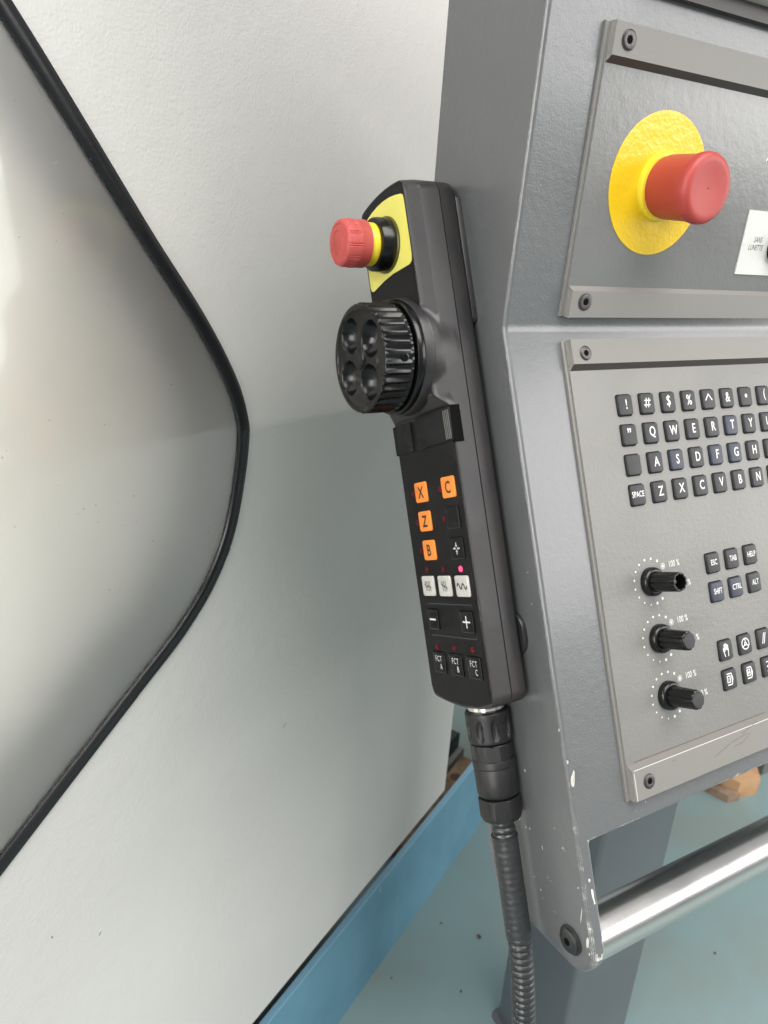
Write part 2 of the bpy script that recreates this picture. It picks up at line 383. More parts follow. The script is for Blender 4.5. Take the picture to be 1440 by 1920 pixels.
# grime along the lower edge and small scratches on the door
mb = MB()
for x, y, l, a in ((0.60, -0.55, 0.006, 40), (0.335, -0.62, 0.003, 50), (0.29, -0.58, 0.002, 100)):
    mb.strokes([[(x, y), (x + l * math.cos(R(a)), y + l * math.sin(R(a)))]], 0.0007, 0.0003)
for v in mb.bm.verts: v.co.z += fold_z(v.co.x, v.co.y) + .0002
finish(mb, 'scratch', 'line', machine, recalc=False)
mb = MB()
for k in range(46):                        # dried droplets on the pane
    t = random.random(); q = offs(oc, random.uniform(.02, .30))[int(6 + t * (len(oc) - 12))]
    r_ = random.uniform(.0003, .0008); mb.poly([(q.x + a, q.y + b, .0003) for a, b in circle(0, 0, r_, 7)])
for v in mb.bm.verts: v.co.z += fold_z(v.co.x, v.co.y) + .0002
finish(mb, 'dried_droplets', 'scratch', machine, recalc=False, kind='stuff')
mb = MB()                                  # brown grime under the seal
for k in range(20):
    p = offs(oc, -.0012)[int(len(oc) * .66) + k // 3]; blob_ = circle(p.x + random.uniform(-.001, .002), p.y + random.uniform(-.003, .003), random.uniform(.0003, .0008), 7)
    mb.poly([(x, y, .0004) for x, y in blob_])
for v in mb.bm.verts: v.co.z += fold_z(v.co.x, v.co.y) + .0002
finish(mb, 'grime', 'dirt', machine, recalc=False, kind='stuff')

# blue tray wall in front of the machine foot
tray = thing('spill_tray', 'blue painted steel tray wall along the foot of the machine', 'spill tray', frame(Vector(-WN * 0.494), WX, Vector((0, 0, 1)), WN))
mb = MB(); mb.box(-1.2, 2.6, 0.0, 0.222, -0.006, 0.0)
finish(mb, 'tray_wall', 'blue', tray, angle=30)
M['blue_edge'] = mat('blue_rim_highlight_and_scratch', (0.22, 0.42, 0.56), 0.35)  # lighter blue paints the highlight on the tray rim; tray scratches share it
mb = MB(); mb.prism([(-1.2, 0.2215), (2.6, 0.2215), (2.6, 0.2245), (-1.2, 0.2245)], -0.008, 0.002)
finish(mb, 'tray_rim', 'blue_edge', tray)

# ================================================================== console
def YZ(y, z): return (y * S, z * S + H)
K = (1.2519, -0.1738)
sl = (-0.4022, -0.9156)
Lp = (K[0] + sl[0] * 1.0493, K[1] + sl[1] * 1.0493)
Ct = (0.803, -1.351); rt = 0.0635
arc = []
a0 = math.atan2(0.4022, -0.9156); a1 = math.atan2(-0.995, -0.10) + 2 * pi
for k in range(13):
    a = a0 + (a1 - a0) * k / 12; arc.append((Ct[0] + rt * math.cos(a), Ct[1] + rt * math.sin(a)))
outl = [(1.2216, 0.82), K, Lp] + arc + [(1.0118, -1.4327), (1.040, -1.424), (1.0568, -1.405), (1.0874, -1.3568), (1.107, -1.294), (1.148, -1.200), (1.560, -0.262), (1.558, 0.82)]
iB = len(outl) - 3      # (1.148,-1.200)
console = thing('control_console', 'dark grey hammered metal control console with bent side plate and steel grab bar', 'control console')
mb = MB(); bm = mb.bm
X0, X1, X3 = S, S * 1.034, S * 3.4
O0 = [bm.verts.new((X0, *YZ(*p))) for p in outl]; O1 = [bm.verts.new((X1, *YZ(*p))) for p in outl]
bm.faces.new(O0); n = len(outl)
for i in range(n): bm.faces.new([O0[i], O0[(i + 1) % n], O1[(i + 1) % n], O1[i]])
bm.faces.new([O1[i] for i in range(2, iB + 1)])                 # inner face of the ear
T = {i: bm.verts.new((X3, *YZ(*outl[i]))) for i in (0, 1, 2, iB, iB + 1, iB + 2)}
for a, b in ((0, 1), (1, 2), (2, iB), (iB, iB + 1), (iB + 1, iB + 2), (iB + 2, 0)): bm.faces.new([O1[a], O1[b], T[b], T[a]])
bm.faces.new([T[i] for i in (0, 1, 2, iB, iB + 1, iB + 2)])
me_ob = finish(mb, 'console_housing', 'console', console, angle=25)
bv = me_ob.modifiers.new('bevel', 'BEVEL'); bv.width = 0.0032; bv.segments = 4; bv.limit_method = 'ANGLE'; bv.angle_limit = R(24); bv.harden_normals = True
# grab bar between the ears and its bolt
ang = R(59.5); ax = (math.cos(ang) * 1.571, -math.sin(ang) * 1.571); ty, tz = YZ(*ax)
mb = MB(); mb.lathe([(0.0520 * S, S * 1.03), (0.0520 * S, S * 3.4)], 64)
finish(mb, 'grab_bar', 'chrome', console, xf=Matrix.Translation((0, ty, tz)) @ Matrix(((0, 0, 1, 0), (0, 1, 0, 0), (-1, 0, 0, 0), (0, 0, 0, 1))))
by, bz = YZ(*Ct)
XM = lambda x, y, z: frame((x, y, z), (0, -1, 0), (0, 0, 1), (-1, 0, 0))
mb = MB(); r = 0.0265
V = mb.lathe([(r + .004, 0), (r + .004, .003), (r + .002, .004), (r - .001, .004), (r - .0015, .009), (r - .005, .0115), (.011, .0118)], 40)
bolt = finish(mb, 'pivot_bolt', 'bolt', console, scale=S, xf=XM(X0, by, bz), angle=40)
mb = MB(); mb.prism(circle(0, 0, 0.0090, 6), .0112, .0122); finish(mb, 'hex_socket', 'hole', bolt, scale=S, xf=XM(X0, by, bz))
# chips in the paint of the lower ear: raised primer patches
def blob(mb, cx, cy, rx_, ry_, z, a=0, n=11):
    pts = []
    for k in range(n):
        t = 2 * pi * k / n; q = 0.65 + 0.55 * random.random()
        x, y = rx_ * q * math.cos(t), ry_ * q * math.sin(t)
        pts.append((cx + x * math.cos(a) - y * math.sin(a), cy + x * math.sin(a) + y * math.cos(a), z))
    mb.poly(pts)
earM = frame((X0, *YZ(*K)), (1, 0, 0), (0, 0.4022, 0.9156), (0, -0.9156, 0.4022))
mb = MB()
for u, v, a, b in ((.017, 1.12, .0022, .004), (.0200, 1.150, .0026, .014), (.0215, 1.182, .0032, .020), (.019, 1.205, .0028, .010), (.020, 1.237, .004, .005), (.022, 1.247, .003, .006)):
    blob(mb, u, -v, a, b, 0.0006)
finish(mb, 'paint_chip', 'scratch', console, scale=S, xf=earM, recalc=False, kind='stuff')
sideM = XM(X0, *YZ(0, 0))     # x = -Y, y = Z
mb = MB()
for y, z, a, b in ((.790, -1.270, .0012, .020), (.762, -1.316, .004, .012), (.752, -1.338, .0022, .0035), (.93, -1.30, .0012, .0016), (.873, -1.00, .006, .020), (.8945, -.972, .003, .004), (.93, -.92, .002, .004), (1.06, -.70, .001, .0018), (1.00, -1.20, .0012, .0045), (.99, -1.215, .0008, .002), (1.084, -.64, .0025, .0008)):
    blob(mb, -y, z, a, b, 0.0006, 0.1)
finish(mb, 'paint_chip', 'scratch', console, scale=S, xf=sideM, recalc=False, kind='stuff')
mb = MB()
for x, y, a, b in ((.80, .86, .006, .004), (.70, .78, .004, .002), (1.20, .62, .003, .003), (.60, .86, .003, .002), (.75, .92, .003, .002)):
    blob(mb, x, y, a, b, .0012, random.random() * 3)
finish(mb, 'floor_stain', 'dirt', floor_ob, recalc=False, kind='stuff')
mb = MB()
for x, y, a, b in ((.712, .095, .0015, .022), (.735, .06, .001, .010), (.93, .205, .002, .008), (1.0, .12, .0008, .009)): blob(mb, x, y, a, b, .0004, -.1)
finish(mb, 'paint_scratch', 'blue_edge', tray, recalc=False, kind='stuff')
# monitor bezel above the upper panel
UPo = (S, *YZ(*K)); u2 = Vector((0, -0.031, 0.9995)).normalized(); 
UPM = frame(UPo, (1, 0, 0), u2, Vector((1, 0, 0)).cross(u2))
LOM = frame(UPo, (1, 0, 0), (0, 0.4022, 0.9156), (0, -0.9156, 0.4022))
mon = thing('monitor_bezel', 'light grey monitor bezel plate at the upper right corner, above the red mushroom button', 'monitor bezel', UPM)
mb = MB(); mb.box(0.20 * S, 2.2 * S, 0.640 * S, 1.0 * S, 0.022 * S, 0.050 * S, 0.0015); finish(mb, 'bezel_plate', 'moncover', mon)
mb = MB(); mb.box(0.206 * S, 2.19 * S, 0.612 * S, 0.99 * S, 0.0, 0.0215 * S); finish(mb, 'bezel_back', 'barside', mon)
# post
mb = MB(); mb.prism(rrect(0.7301, 0.884, 0.566, 0.7117, 0.006, 3), 0.0, 1.15)
finish(mb, 'post', 'leg', console)
mb = MB(); mb.prism(rrect(0.721, 0.893, 0.557, 0.7207, 0.01, 3), 0.0, 0.005, 0.001)
finish(mb, 'foot_plate', 'leg', console)
mb = MB(); mb.box(0.55, 1.05, 0.50, 0.72, 1.10, 1.25, 0.002); finish(mb, 'bracket_arm', 'leg', console)

# ------------------------------------------------------------------ screws
def screw(parent, x, y, z, r, rot=0.3):
    mb = MB(); mb.lathe([(r * 1.12, 0), (r * 1.12, 0.0004), (r * 1.03, 0.0006), (r, -0.0002), (r * 0.97, 0.0009), (r * 0.86, 0.0012), (r * 0.46, 0.0009), (r * 0.44, -0.0004)], 28)
    s = finish(mb, 'screw', 'screw', parent, xf=Matrix.Translation((x, y, z)), angle=40)
    mb = MB(); mb.prism([(a * 1, b * 1) for a, b in circle(0, 0, r * 0.45, 6)], 0.0, 0.0010)
    finish(mb, 'hex_socket', 'hole', s, xf=Matrix.Translation((x, y, z)) @ Matrix.Rotation(rot, 4, 'Z'))
    return s

def panel(name, label, cat, FM, v0, v1, b0, b1, ul, mk, h1=0.020):
    """sheet + upper and lower clamp bars; v runs down the slope in S units"""
    t = thing(name, label, cat, FM)
    UR = 3.2
    mb = MB(); mb.box(ul * S, UR * S, -v1 * S, -v0 * S, 0, 0.0055 * S, 0.0003)
    finish(mb, 'back_sheet', 'bar', t)
    mb = MB(); mb.box((ul + .0065) * S, UR * S, -(v1 - .002) * S, -(v0 + .002) * S, 0.0056 * S, 0.0105 * S, 0.0003)
    finish(mb, 'face_sheet', mk, t)
    z0, z1 = 0.0108 * S, 0.0215 * S
    ub = ul + 0.0075
    # upper bar: shade painted dark on its lower bevel; lower bar: lit bevel on its upper side
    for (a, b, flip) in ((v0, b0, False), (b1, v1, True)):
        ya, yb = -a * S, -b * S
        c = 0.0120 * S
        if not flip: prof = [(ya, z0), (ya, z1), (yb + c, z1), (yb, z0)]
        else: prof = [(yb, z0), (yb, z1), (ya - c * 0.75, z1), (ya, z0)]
        mb = MB(); e = 0.0050 * S
        L0 = [mb.bm.verts.new((ub * S + (e if z > z0 else 0) * (0.6), y, z)) for y, z in prof]
        L1 = [mb.bm.verts.new((UR * S, y, z)) for y, z in prof]
        mb.bm.faces.new(L0); mb.bm.faces.new(L1)
        fs = [mb.bm.faces.new([L0[i], L0[(i + 1) % 4], L1[(i + 1) % 4], L1[i]]) for i in range(4)]
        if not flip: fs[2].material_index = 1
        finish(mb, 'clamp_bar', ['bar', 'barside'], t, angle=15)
    return t

# ------------------------------------------------------------------ keyboard panel (lower)
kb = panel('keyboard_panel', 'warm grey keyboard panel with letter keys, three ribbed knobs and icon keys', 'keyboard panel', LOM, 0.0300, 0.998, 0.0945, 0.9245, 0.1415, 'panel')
ZP = 0.0107 * S
screw(kb, 0.1880 * S, -0.0600 * S, 0.0215 * S, 0.0140 * S); screw(kb, 0.1950 * S, -0.9655 * S, 0.0215 * S, 0.0142 * S, 0.8)
def key_mesh(w_, h_, top, hz, r=0.006):
    mb = MB()
    pts = rrect(-w_ / 2, w_ / 2, -h_ / 2, h_ / 2, r, 2)
    k = top / w_
    rings = [[(x, y, 0) for x, y in pts], [(x * (1 + k) / 2, y * (1 + k) / 2, hz * 0.72) for x, y in pts], [(x * k * 1.01, y * k * 1.01, hz * 0.95) for x, y in pts], [(x * k * .96, y * k * .96, hz) for x, y in pts]]
    V = mb.grid(rings, closed_v=True); mb.bm.faces.new(V[-1])
    o = finish(mb, 'key', 'key', None, scale=S, angle=50); me = o.data; bpy.data.objects.remove(o); return me
KM = key_mesh(0.0415, 0.0455, 0.0385, 0.0065, 0.0045)
KMb = KM.copy(); KMb.materials.clear(); KMb.materials.append(M['keyblue'])
mb = MB(); mb.prism(rrect(-.0222, .0222, -.0242, .0242, .005, 2), 0, .0006); o = finish(mb, 'well', 'hole', None, scale=S); KW = o.data; bpy.data.objects.remove(o)
def key(u, v, txt=None, blue=False, size=0.030, sx=0.80, icon=None, dx=0.0, dy=0.0, bold=0.012, line=1.0):
    k = link('key', KMb if blue else KM, kb, None, Matrix.Translation(((u - .0245) * S, -(v + .001) * S, ZP + 0.0002)) @ Matrix.Rotation(random.uniform(-.012, .012), 4, 'Z'))
    link('key_gap', KW, k, None, Matrix.Translation((0, 0, -0.00015)))
    zt = 0.0067 * S; dx -= .0015; dy += .0015
    if txt: put_text(txt, size * S, 'white', k, dx * S, dy * S, zt, sx=sx, bold=bold, line=line)
    if icon:
        mb = MB(); icon(mb); finish(mb, 'legend', 'white', k, scale=S, xf=Matrix.Translation((dx * S, dy * S, zt)), recalc=False)
    return k
rows = [(0.1730, ['!', '#', '$', '%', '^', '&', '*', '(', ')', '?']), (0.2385, ['”', 'Q', 'W', 'E', 'R', 'T', 'Y', 'U', 'I', 'O']),
        (0.3040, ['', 'A', 'S', 'D', 'F', 'G', 'H', 'J', 'K', 'L']), (0.3695, ['SPACE', 'Z', 'X', 'C', 'V', 'B', 'N', 'M', ',', '.'])]
for v, row in rows:
    for i, t in enumerate(row[:9]):
        u = 0.3125 + 0.0676 * i
        if t == 'SPACE': key(u, v, t, size=0.0180, sx=0.72, bold=0.01)
        elif t == '”': key(u, v, t, size=0.036, dy=0.008, bold=0.02)
        elif t == '^': key(u, v, icon=lambda m_: m_.strokes([[(-.011, -.004), (0, .010), (.011, -.004)]], .0028, 0))
        elif t == '*': key(u, v, icon=lambda m_: m_.strokes([[(-.004, 0), (.004, 0)], [(0, -.004), (0, .004)], [(-.003, -.003), (.003, .003)], [(-.003, .003), (.003, -.003)]], .0022, 0))
        elif t == '&' or t == '$' or t == '%': key(u, v, t, size=0.033, sx=0.78, bold=0.006)
        elif t == '#': key(u, v, icon=lambda m_: m_.strokes([[(-.010, -.005), (.008, -.005)], [(-.008, .005), (.010, .005)], [(-.006, -.010), (-.002, .010)], [(.002, -.010), (.006, .010)]], .0024, 0))
        else: key(u, v, t or None, blue=(t in ('T', 'S', 'F', 'G', 'M')), dx=0.003)
for v, row in ((0.5490, ('ESC', 'TAB', 'HELP')), (0.6155, ('SHIFT', 'CTRL', 'ALT'))):
    for i, t in enumerate(row): key(0.519 + 0.0668 * i, v, t, size=0.0180, sx=0.74 if len(t) < 5 else 0.64, bold=0.010, blue=(t in ('SHIFT', 'CTRL')), dx=.002)
# icons
def ic_hand(m_):
    m_.strokes([[(-.007, -.003), (-.010, .003), (-.0065, .004), (-.006, .012), (-.001, .013), (.006, .009), (.0065, -.004), (.0055, -.015)], [(-.010, .003), (-.008, -.006), (-.005, -.015)], [(-.006, .004), (-.0045, -.003)]], .0022, 0)
    m_.poly([(-.005, .0125, .0001), (-.005, .002, .0001), (.002, -.001, .0001), (.006, -.003, .0001), (.006, .009, .0001), (0, .0125, .0001)][::-1])
def ic_wheel(m_):
    c = circle(0, 0, .0125, 24); c.append(c[0]); c2 = circle(0, 0, .0032, 8); c2.append(c2[0])
    m_.strokes([c, c2, [(0, .003), (0, .012)], [(-.0025, -.0015), (-.010, -.0065)], [(.0025, -.0015), (.010, -.0065)]], .0024, 0)
def ic_slash(m_): m_.strokes([[(-.007, -.012), (.001, .012)], [(-.001, -.012), (.007, .012)]], .0024, 0)
def ic_page(fill):
    def f(m_):
        m_.strokes([[(-.010, .0125), (.004, .0125), (.0085, 0), (.004, -.0125), (-.010, -.0125)]], .0026, 0)
        m_.poly([(.004, -.011, .0001), (.0095, 0, .0001), (.004, .011, .0001)]); q = [(-.0105, -.0065), (-.0005, -.0065), (-.0005, .0075), (-.0105, .0075), (-.0105, -.0065)]
        m_.strokes([q], .0024, .0001)
        if fill: m_.poly([(-.0095, -.004, .0002), (-.002, -.001, .0002), (-.002, .003, .0002), (-.0095, .003, .0002)])
        else: m_.strokes([circle(-.0055, .0005, .0022, 7)], .0010, .0002)
    return f
def ic_arrow(m_):
    m_.strokes([[(-.008, .011), (.006, .011)], [(-.006, -.011), (.008, -.011)], [(-.001, 0), (.010, 0)]], .0026, 0)
    m_.poly([(-.009, 0, .0001), (.001, -.005, .0001), (.001, .005, .0001)])
for i, f_ in enumerate((ic_hand, ic_wheel, ic_slash)): key(0.5195 + 0.0680 * i, 0.7505, icon=f_)
for i, f_ in enumerate((ic_page(False), ic_page(True), ic_arrow)): key(0.5195 + 0.0700 * i, 0.8180, icon=f_)
# knobs with printed dot scales
angs = [56.5, 79.7, 102, 124.5, 146.5, 168.5, 190.7, 213.6, 236.4, 259.6, 282.1, 304]
sizes = [.0030, .0026, .0026, .0024, .0024, .0024, .0024, .0020, .0019, .0018, .0033, .0032]
def flute(nf, dep):
    return lambda a, r, z: r - dep * max(0.0, math.cos(a * nf)) ** 2 * (1 if r > 0.012 else 0)
for i, (u, v) in enumerate(((0.2940, 0.5610), (0.2955, 0.6853), (0.2970, 0.8098))):
    Tm = Matrix.Translation((u * S, -v * S, ZP))
    mb = MB(); mb.lathe([(.0315, 0), (.0315, .010), (.0300, .0135), (.0262, .0160), (.0235, .0160), (.0232, .0150)], 48)
    k = finish(mb, 'knob', 'knob', kb, scale=S, xf=Tm, angle=40)
    mb = MB()
    if i == 0:
        mb.lathe([(.0225, .0140), (.0215, .030), (.0205, .077), (.0198, .079), (.0172, .079), (.0168, .077), (.0165, .052), (.004, .050)], 100, rf=flute(10, .0022))
    else:
        mb.lathe([(.0225, .0140), (.0215, .030), (.0205, .075), (.0198, .0775), (.0175, .0780), (.0172, .0765)], 100, rf=flute(10, .0022))
    finish(mb, 'ribbed_grip', 'knob', k, scale=S, xf=Tm @ Matrix.Rotation(0.15 * i, 4, 'Z'), angle=45)
    if i: 
        mb = MB(); mb.lathe([(.0170, .0765), (.0170, .0790), (.0160, .0803), (.006, .0806)], 40); finish(mb, 'knob_cap', 'key', k, scale=S, xf=Tm, angle=40)
    else:
        mb = MB(); mb.lathe([(.0045, .050), (.0045, .066), (.003, .067)], 16); finish(mb, 'shaft_end', 'screw', k, scale=S, xf=Tm, angle=40)
    mb = MB()
    for a, r in zip(angs, sizes):
        mb.poly([(x, y, 0.0005) for x, y in circle(.0498 * math.cos(R(a)), .0498 * math.sin(R(a)), r, 14)])
    q = circle(.0505 * math.cos(R(32.8)), .0505 * math.sin(R(32.8)), .0060, 22); q.append(q[0])
    mb.strokes([q], .0012, 0.0005); mb.poly([(x, y, 0.0005) for x, y in circle(.0505 * math.cos(R(32.8)), .0505 * math.sin(R(32.8)), .0034, 14)])
    finish(mb, 'dot_scale', 'white', kb, scale=S, xf=Tm, recalc=False)
    put_text('100 %', 0.0195 * S, 'white', kb, (u + .079) * S, -(v - .0290) * S, ZP + .0002, sx=0.74, bold=0.006)
    put_text('WW  0 %', 0.0195 * S, 'white', kb, (u + .092) * S, -(v + .0195) * S, ZP + .0002, sx=0.78, bold=0.006)
# hairline scratches and grime on the lower bar
mb = MB()
mb.strokes([[(.40, -.972), (.46, -.955), (.52, -.948)], [(.47, -.966), (.50, -.964), (.53, -.950)], [(.50, -.945), (.56, -.930)], [(.27, -.945), (.28, -.944)]], .0008, .0218)
mb.strokes([[(.17, -.9225), (.60, -.9225)]], .0014, .0107)
finish(mb, 'scratch', 'dirt', kb, scale=S, recalc=False)
mb = MB(); mb.strokes([[(.157, -.9345), (1.2, -.9345)], [(.1560, -.940), (.1560, -.996)]], .0014, .0218); finish(mb, 'pale_edge_line', 'scratch', kb, scale=S, recalc=False)  # pale lines along the upper and left edges of the bar

# ------------------------------------------------------------------ emergency stop panel (upper)
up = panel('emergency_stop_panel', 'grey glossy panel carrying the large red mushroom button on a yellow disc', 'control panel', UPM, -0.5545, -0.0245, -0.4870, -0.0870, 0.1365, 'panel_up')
screw(up, 0.1830 * S, 0.5275 * S, 0.0215 * S, 0.0160 * S); screw(up, 0.1850 * S, 0.0565 * S, 0.0215 * S, 0.0160 * S, 0.9)
Te = Matrix.Translation((0.3490 * S, 0.2890 * S, ZP))
mb = MB(); mb.lathe([(.1375, 0), (.1375, .0012), (.1370, .0016), (.05, .0016)], 120); disc = finish(mb, 'yellow_disc', 'yellow', up, scale=S, xf=Matrix.Translation((-.0055 * S, .0035 * S, 0)) @ Te)
mb = MB(); mb.lathe([(.0665, 0.001), (.0665, .0115), (.0650, .0150), (.058, .0160)], 64); finish(mb, 'button_collar', 'yellowp', up, scale=S, xf=Te, angle=40)
mb = MB(); mb.lathe([(.0590, .012), (.0590, .020), (.0618, .028), (.0628, .090), (.0655, .100), (.0668, .107), (.0660, .116), (.0625, .1215), (.057, .1245), (.048, .1245), (.030, .1225), (.012, .1218), (.0018, .1216), (.0013, .1200)], 96)
bt = finish(mb, 'mushroom_button', 'red', up, scale=S, xf=Te, angle=50)
# white selector plate with its black knob and lettering, partly outside the picture
mb = MB(); mb.prism([(.6480, .1245), (.95, .1245), (.95, .2650), (.6480, .2650)], 0.0106, 0.0132)
pl = finish(mb, 'selector_plate', 'label', up, scale=S)
put_text('SANS', .0175 * S, 'greyprint', pl, .7030 * S, .2030 * S, .0134 * S, sx=.72, bold=0.0, shear=0.25)
put_text('LUNETTE', .0175 * S, 'greyprint', pl, .7000 * S, .1855 * S, .0134 * S, sx=.72, bold=0.0, shear=0.25)
mb = MB(); mb.lathe([(.034, .013), (.034, .026), (.030, .030), (.022, .032), (.022, .045), (.018, .047), (.006, .047)], 40)
finish(mb, 'selector_knob', 'knob', up, scale=S, xf=Matrix.Translation((.776 * S, .188 * S, 0)), angle=40)
mb = MB()
c_ = [(.0085 * math.cos(2 * pi * k / 14) + .0010, .0085 * math.sin(2 * pi * k / 14)) for k in range(15)]
mb.strokes([[(x * .8, y) for x, y in c_], [(.0095, .0165), (.0085, .005), (.0085, -.012), (.014, -.018)], [(-.006, -.005), (-.0125, -.0115)], [(.003, .012), (.009, .017)], [(.0135, -.010), (.020, .006), (.026, .010), (.026, -.012)]], .0036, .0108)
finish(mb, 'script_emblem', 'white', up, scale=S, xf=Matrix.Translation((.6790 * S, .3800 * S, 0)), recalc=False)

# ================================================================== handheld control
Bv = (0.9136, -0.4066); Av = (-0.4066, -0.9136)
PO = (S, S * 1.398 * Bv[0], S * 1.398 * Bv[1] + H)
PM = frame(PO, (0, -Bv[0], -Bv[1]), (0, -Av[0], -Av[1]), (-1, 0, 0))
hold = thing('magnetic_holder', 'dark flat holder plate between the handheld control and the console side', 'holder', PM)
mb = MB(); mb.prism(rrect(-.10, .1045, .385, .66, .012, 4), 0.0, .0135, .003); finish(mb, 'holder_plate', 'case', hold, scale=S)
mb = MB(); mb.prism(rrect(-.08, .1165, -.318, -.225, .036, 6), 0.0, .012, .004); finish(mb, 'holder_foot', 'case', hold, scale=S)
hh = thing('handheld_control', 'black handheld machine control with handwheel, red stop button and orange axis keys', 'handheld control', PM)

A0, A1 = -0.6790, 0.4020
def smax(a, b, k=0.004):
    h = max(0.0, min(1.0, 0.5 + 0.5 * (a - b) / k)); return b + (a - b) * h + k * h * (1 - h)
def sstep(x, a, b):
    t = max(0.0, min(1.0, (x - a) / (b - a))); return t * t * (3 - 2 * t)
CU, CL_ = 0.1320, 0.1085
def section(a):
    w_ = 1 - max(0, min(1, (a + 0.2400) / 0.0260))          # 1 = upper zone
    ct = CL_ + (CU - CL_) * w_
    pts = [(.080, .0120), (.103, .0140), (.110, .0190), (.1145, .028), (.1165, .045), (.1172, .0600), (.1150, .0606), (.1150, .0626), (.1172, .0632)]
    NL = 16
    for k in range(1, NL + 1):
        t = k / NL; cu_ = .0632 + (CU - .0632) * t; cl_ = .0632 + (CL_ - .0632) * t
        xl = .1172 - .0016 * t
        xu = .1172 - .0026 * min(1, (cu_ - .0632) / .0428)
        if cu_ > .106: xu = .1146 - (cu_ - .106) / .026 * .0185
        w2 = w_
        c = cl_ + (cu_ - cl_) * w_
        x = xl + (xu - xl) * w_
        Rb = .1170 + .0065 * min(1, max(0, (c - .066) / .050))
        d = Rb * Rb - (a + .340) ** 2
        if d > 0 and c > .064: x = smax(x, math.sqrt(d), .007 * min(1, (c - .064) / .01))
        if k == NL:
            pts.append((x, c - .0019)); pts.append((x - .0005, c - .0007)); x0 = x - .0020
            for f in (1, .9, .75, .5, .25): pts.append((x0 * f, c))
        else: pts.append((x, c))
    return pts
sts = []
a = A0
while a < A1 - 1e-6:
    sts.append(a)
    d0, d1 = a - A0, A1 - a
    st = 0.0009 if (d0 < .006) else 0.003 if (d0 < .03 or d1 < .035) else .0035 if (-.48 < a < -.205) else .012
    if d1 < .006: st = .0009
    a += min(st, max(d1, 1e-5))
sts.append(A1)
rows_ = []
for a in sts:
    half = section(a)
    full = [(x, c) for x, c in half] + [(0, half[-1][1])] + [(-x, c) for x, c in reversed(half)] + [(0, .0120)]
    d0, d1 = a - A0, A1 - a
    row = []
    for x, c in full:
        # plan rounding of corners and soft end edges
        for d, rr in ((d0, .026), (d1, .022)):
            if d < rr: 
                lim = .1172 - rr + math.sqrt(max(0, rr * rr - (rr - d) ** 2)); s_ = lim / .1172; x *= s_
            if d < .004: 
                q = .004 - math.sqrt(max(0, .004 ** 2 - (.004 - d) ** 2)); c = .06 + (c - .06) * (1 - q / .055)
        aa = a - .0175 * (1 - (x / .1172) ** 2) * max(0, 1 - d0 / .12) + .0135 * (1 - (x / .1172) ** 2) * max(0, 1 - d1 / .07)
        row.append((x, -aa, c))
    rows_.append(row)
mb = MB(); V = mb.grid(rows_, closed_v=True); mb.bm.faces.new(V[0]); mb.bm.faces.new(list(reversed(V[-1])))
case = finish(mb, 'case', 'case', hh, scale=S, angle=28)
# boss below the handwheel
mb = MB(); mb.lathe([(.1234, .125), (.1228, .146), (.1215, .1500), (.1190, .1512), (.10, .1512)], 120); finish(mb, 'handwheel_boss', 'case', hh, scale=S, xf=Matrix.Translation((0, .340 * S, 0)), angle=40)
# black upper face foil with yellow field
def topc(x, m=.0): return .679 + .0175 * (1 - (x / .1172) ** 2) - m
fo = [(.0925, .400), (.0925, topc(.0925, .008))] + [(x, topc(x, .0045)) for x in (.085, .07, .05, .025, 0, -.025, -.05, -.07)] + [(-.086, topc(.09, .010)), (-.093, topc(.1, .020)), (-.0945, .62), (-.0945, .400)]
mb = MB(); mb.prism([(x * 1.005, y) for x, y in fo], .1315, .1326); finish(mb, 'upper_face', 'face', hh, scale=S)
yl = [(.0915, .530), (.0915, .645), (.0900, .653), (.0830, .6580)] + [(x, .6580 + .0150 * (1 - ((x - 0.0) / .083) ** 2)) for x in (.06, .035, .01, -.015, -.04, -.06)] + [(-.0780, .6555), (-.0860, .645), (-.0885, .625), (-.0900, .57), (-.0905, .520), (-.0870, .511), (-.078, .5085), (-.03, .5150), (.01, .5175), (.05, .5150), (.080, .5135), (.0885, .518)]
mb = MB(); mb.prism(yl[::1], .1325, .1331); finish(mb, 'yellow_field', 'yellow2', hh, scale=S, angle=60)
# lower face, keypad foil with arched top
mb = MB()
lf = [(.113, -.392), (.113, .205), (-.113, .205), (-.113, -.375), (-.104, -.396), (-.06, -.407), (0, -.4105), (.06, -.407)]
mb.prism([(x * .995, y) for x, y in lf], .1080, .1091); finish(mb, 'lower_face', 'face', hh, scale=S)
ar = [(.1085, -.385), (.1085, .095), (.100, .108), (.085, .1165), (.055, .1245), (.02, .131), (-.015, .1335), (-.045, .1325), (-.075, .126), (-.093, .114), (-.1045, .090), (-.1055, -.370), (-.098, -.390), (-.055, -.400), (0, -.4035), (.055, -.400)]
mb = MB(); mb.prism(ar, .1090, .1096); finish(mb, 'keypad_foil', 'foil', hh, scale=S, angle=60)
CT = .1098
# sliding clips under the handwheel
mb = MB(); mb.prism(rrect(-.016, .1170, .1425, .2115, .003, 2), .1085, .1150, .0012); clip = finish(mb, 'clip', 'face', hh, scale=S)
for k in range(4):
    mb = MB(); x = .0955 + .0058 * k; mb.prism(rrect(x - .0009, x + .0009, .1465, .2065, .0006, 1), .1148, .1163, .0004); finish(mb, 'grip_rib', 'steel', clip, scale=S)  # ribs are case plastic; lighter grey paints the light they catch
mb = MB(); mb.prism(rrect(-.1010, -.0405, .1420, .2085, .003, 2), .1085, .1145, .0012); finish(mb, 'clip', 'face', hh, scale=S)
mb = MB(); mb.prism(rrect(-.1180, -.1020, .1420, .2080, .003, 2), .085, .1130, .0012); finish(mb, 'clip', 'face', hh, scale=S)
mb = MB(); mb.box(.1125, .1182, .139, .2140, .0885, .1125); finish(mb, 'clip_slot', 'hole', hh, scale=S)
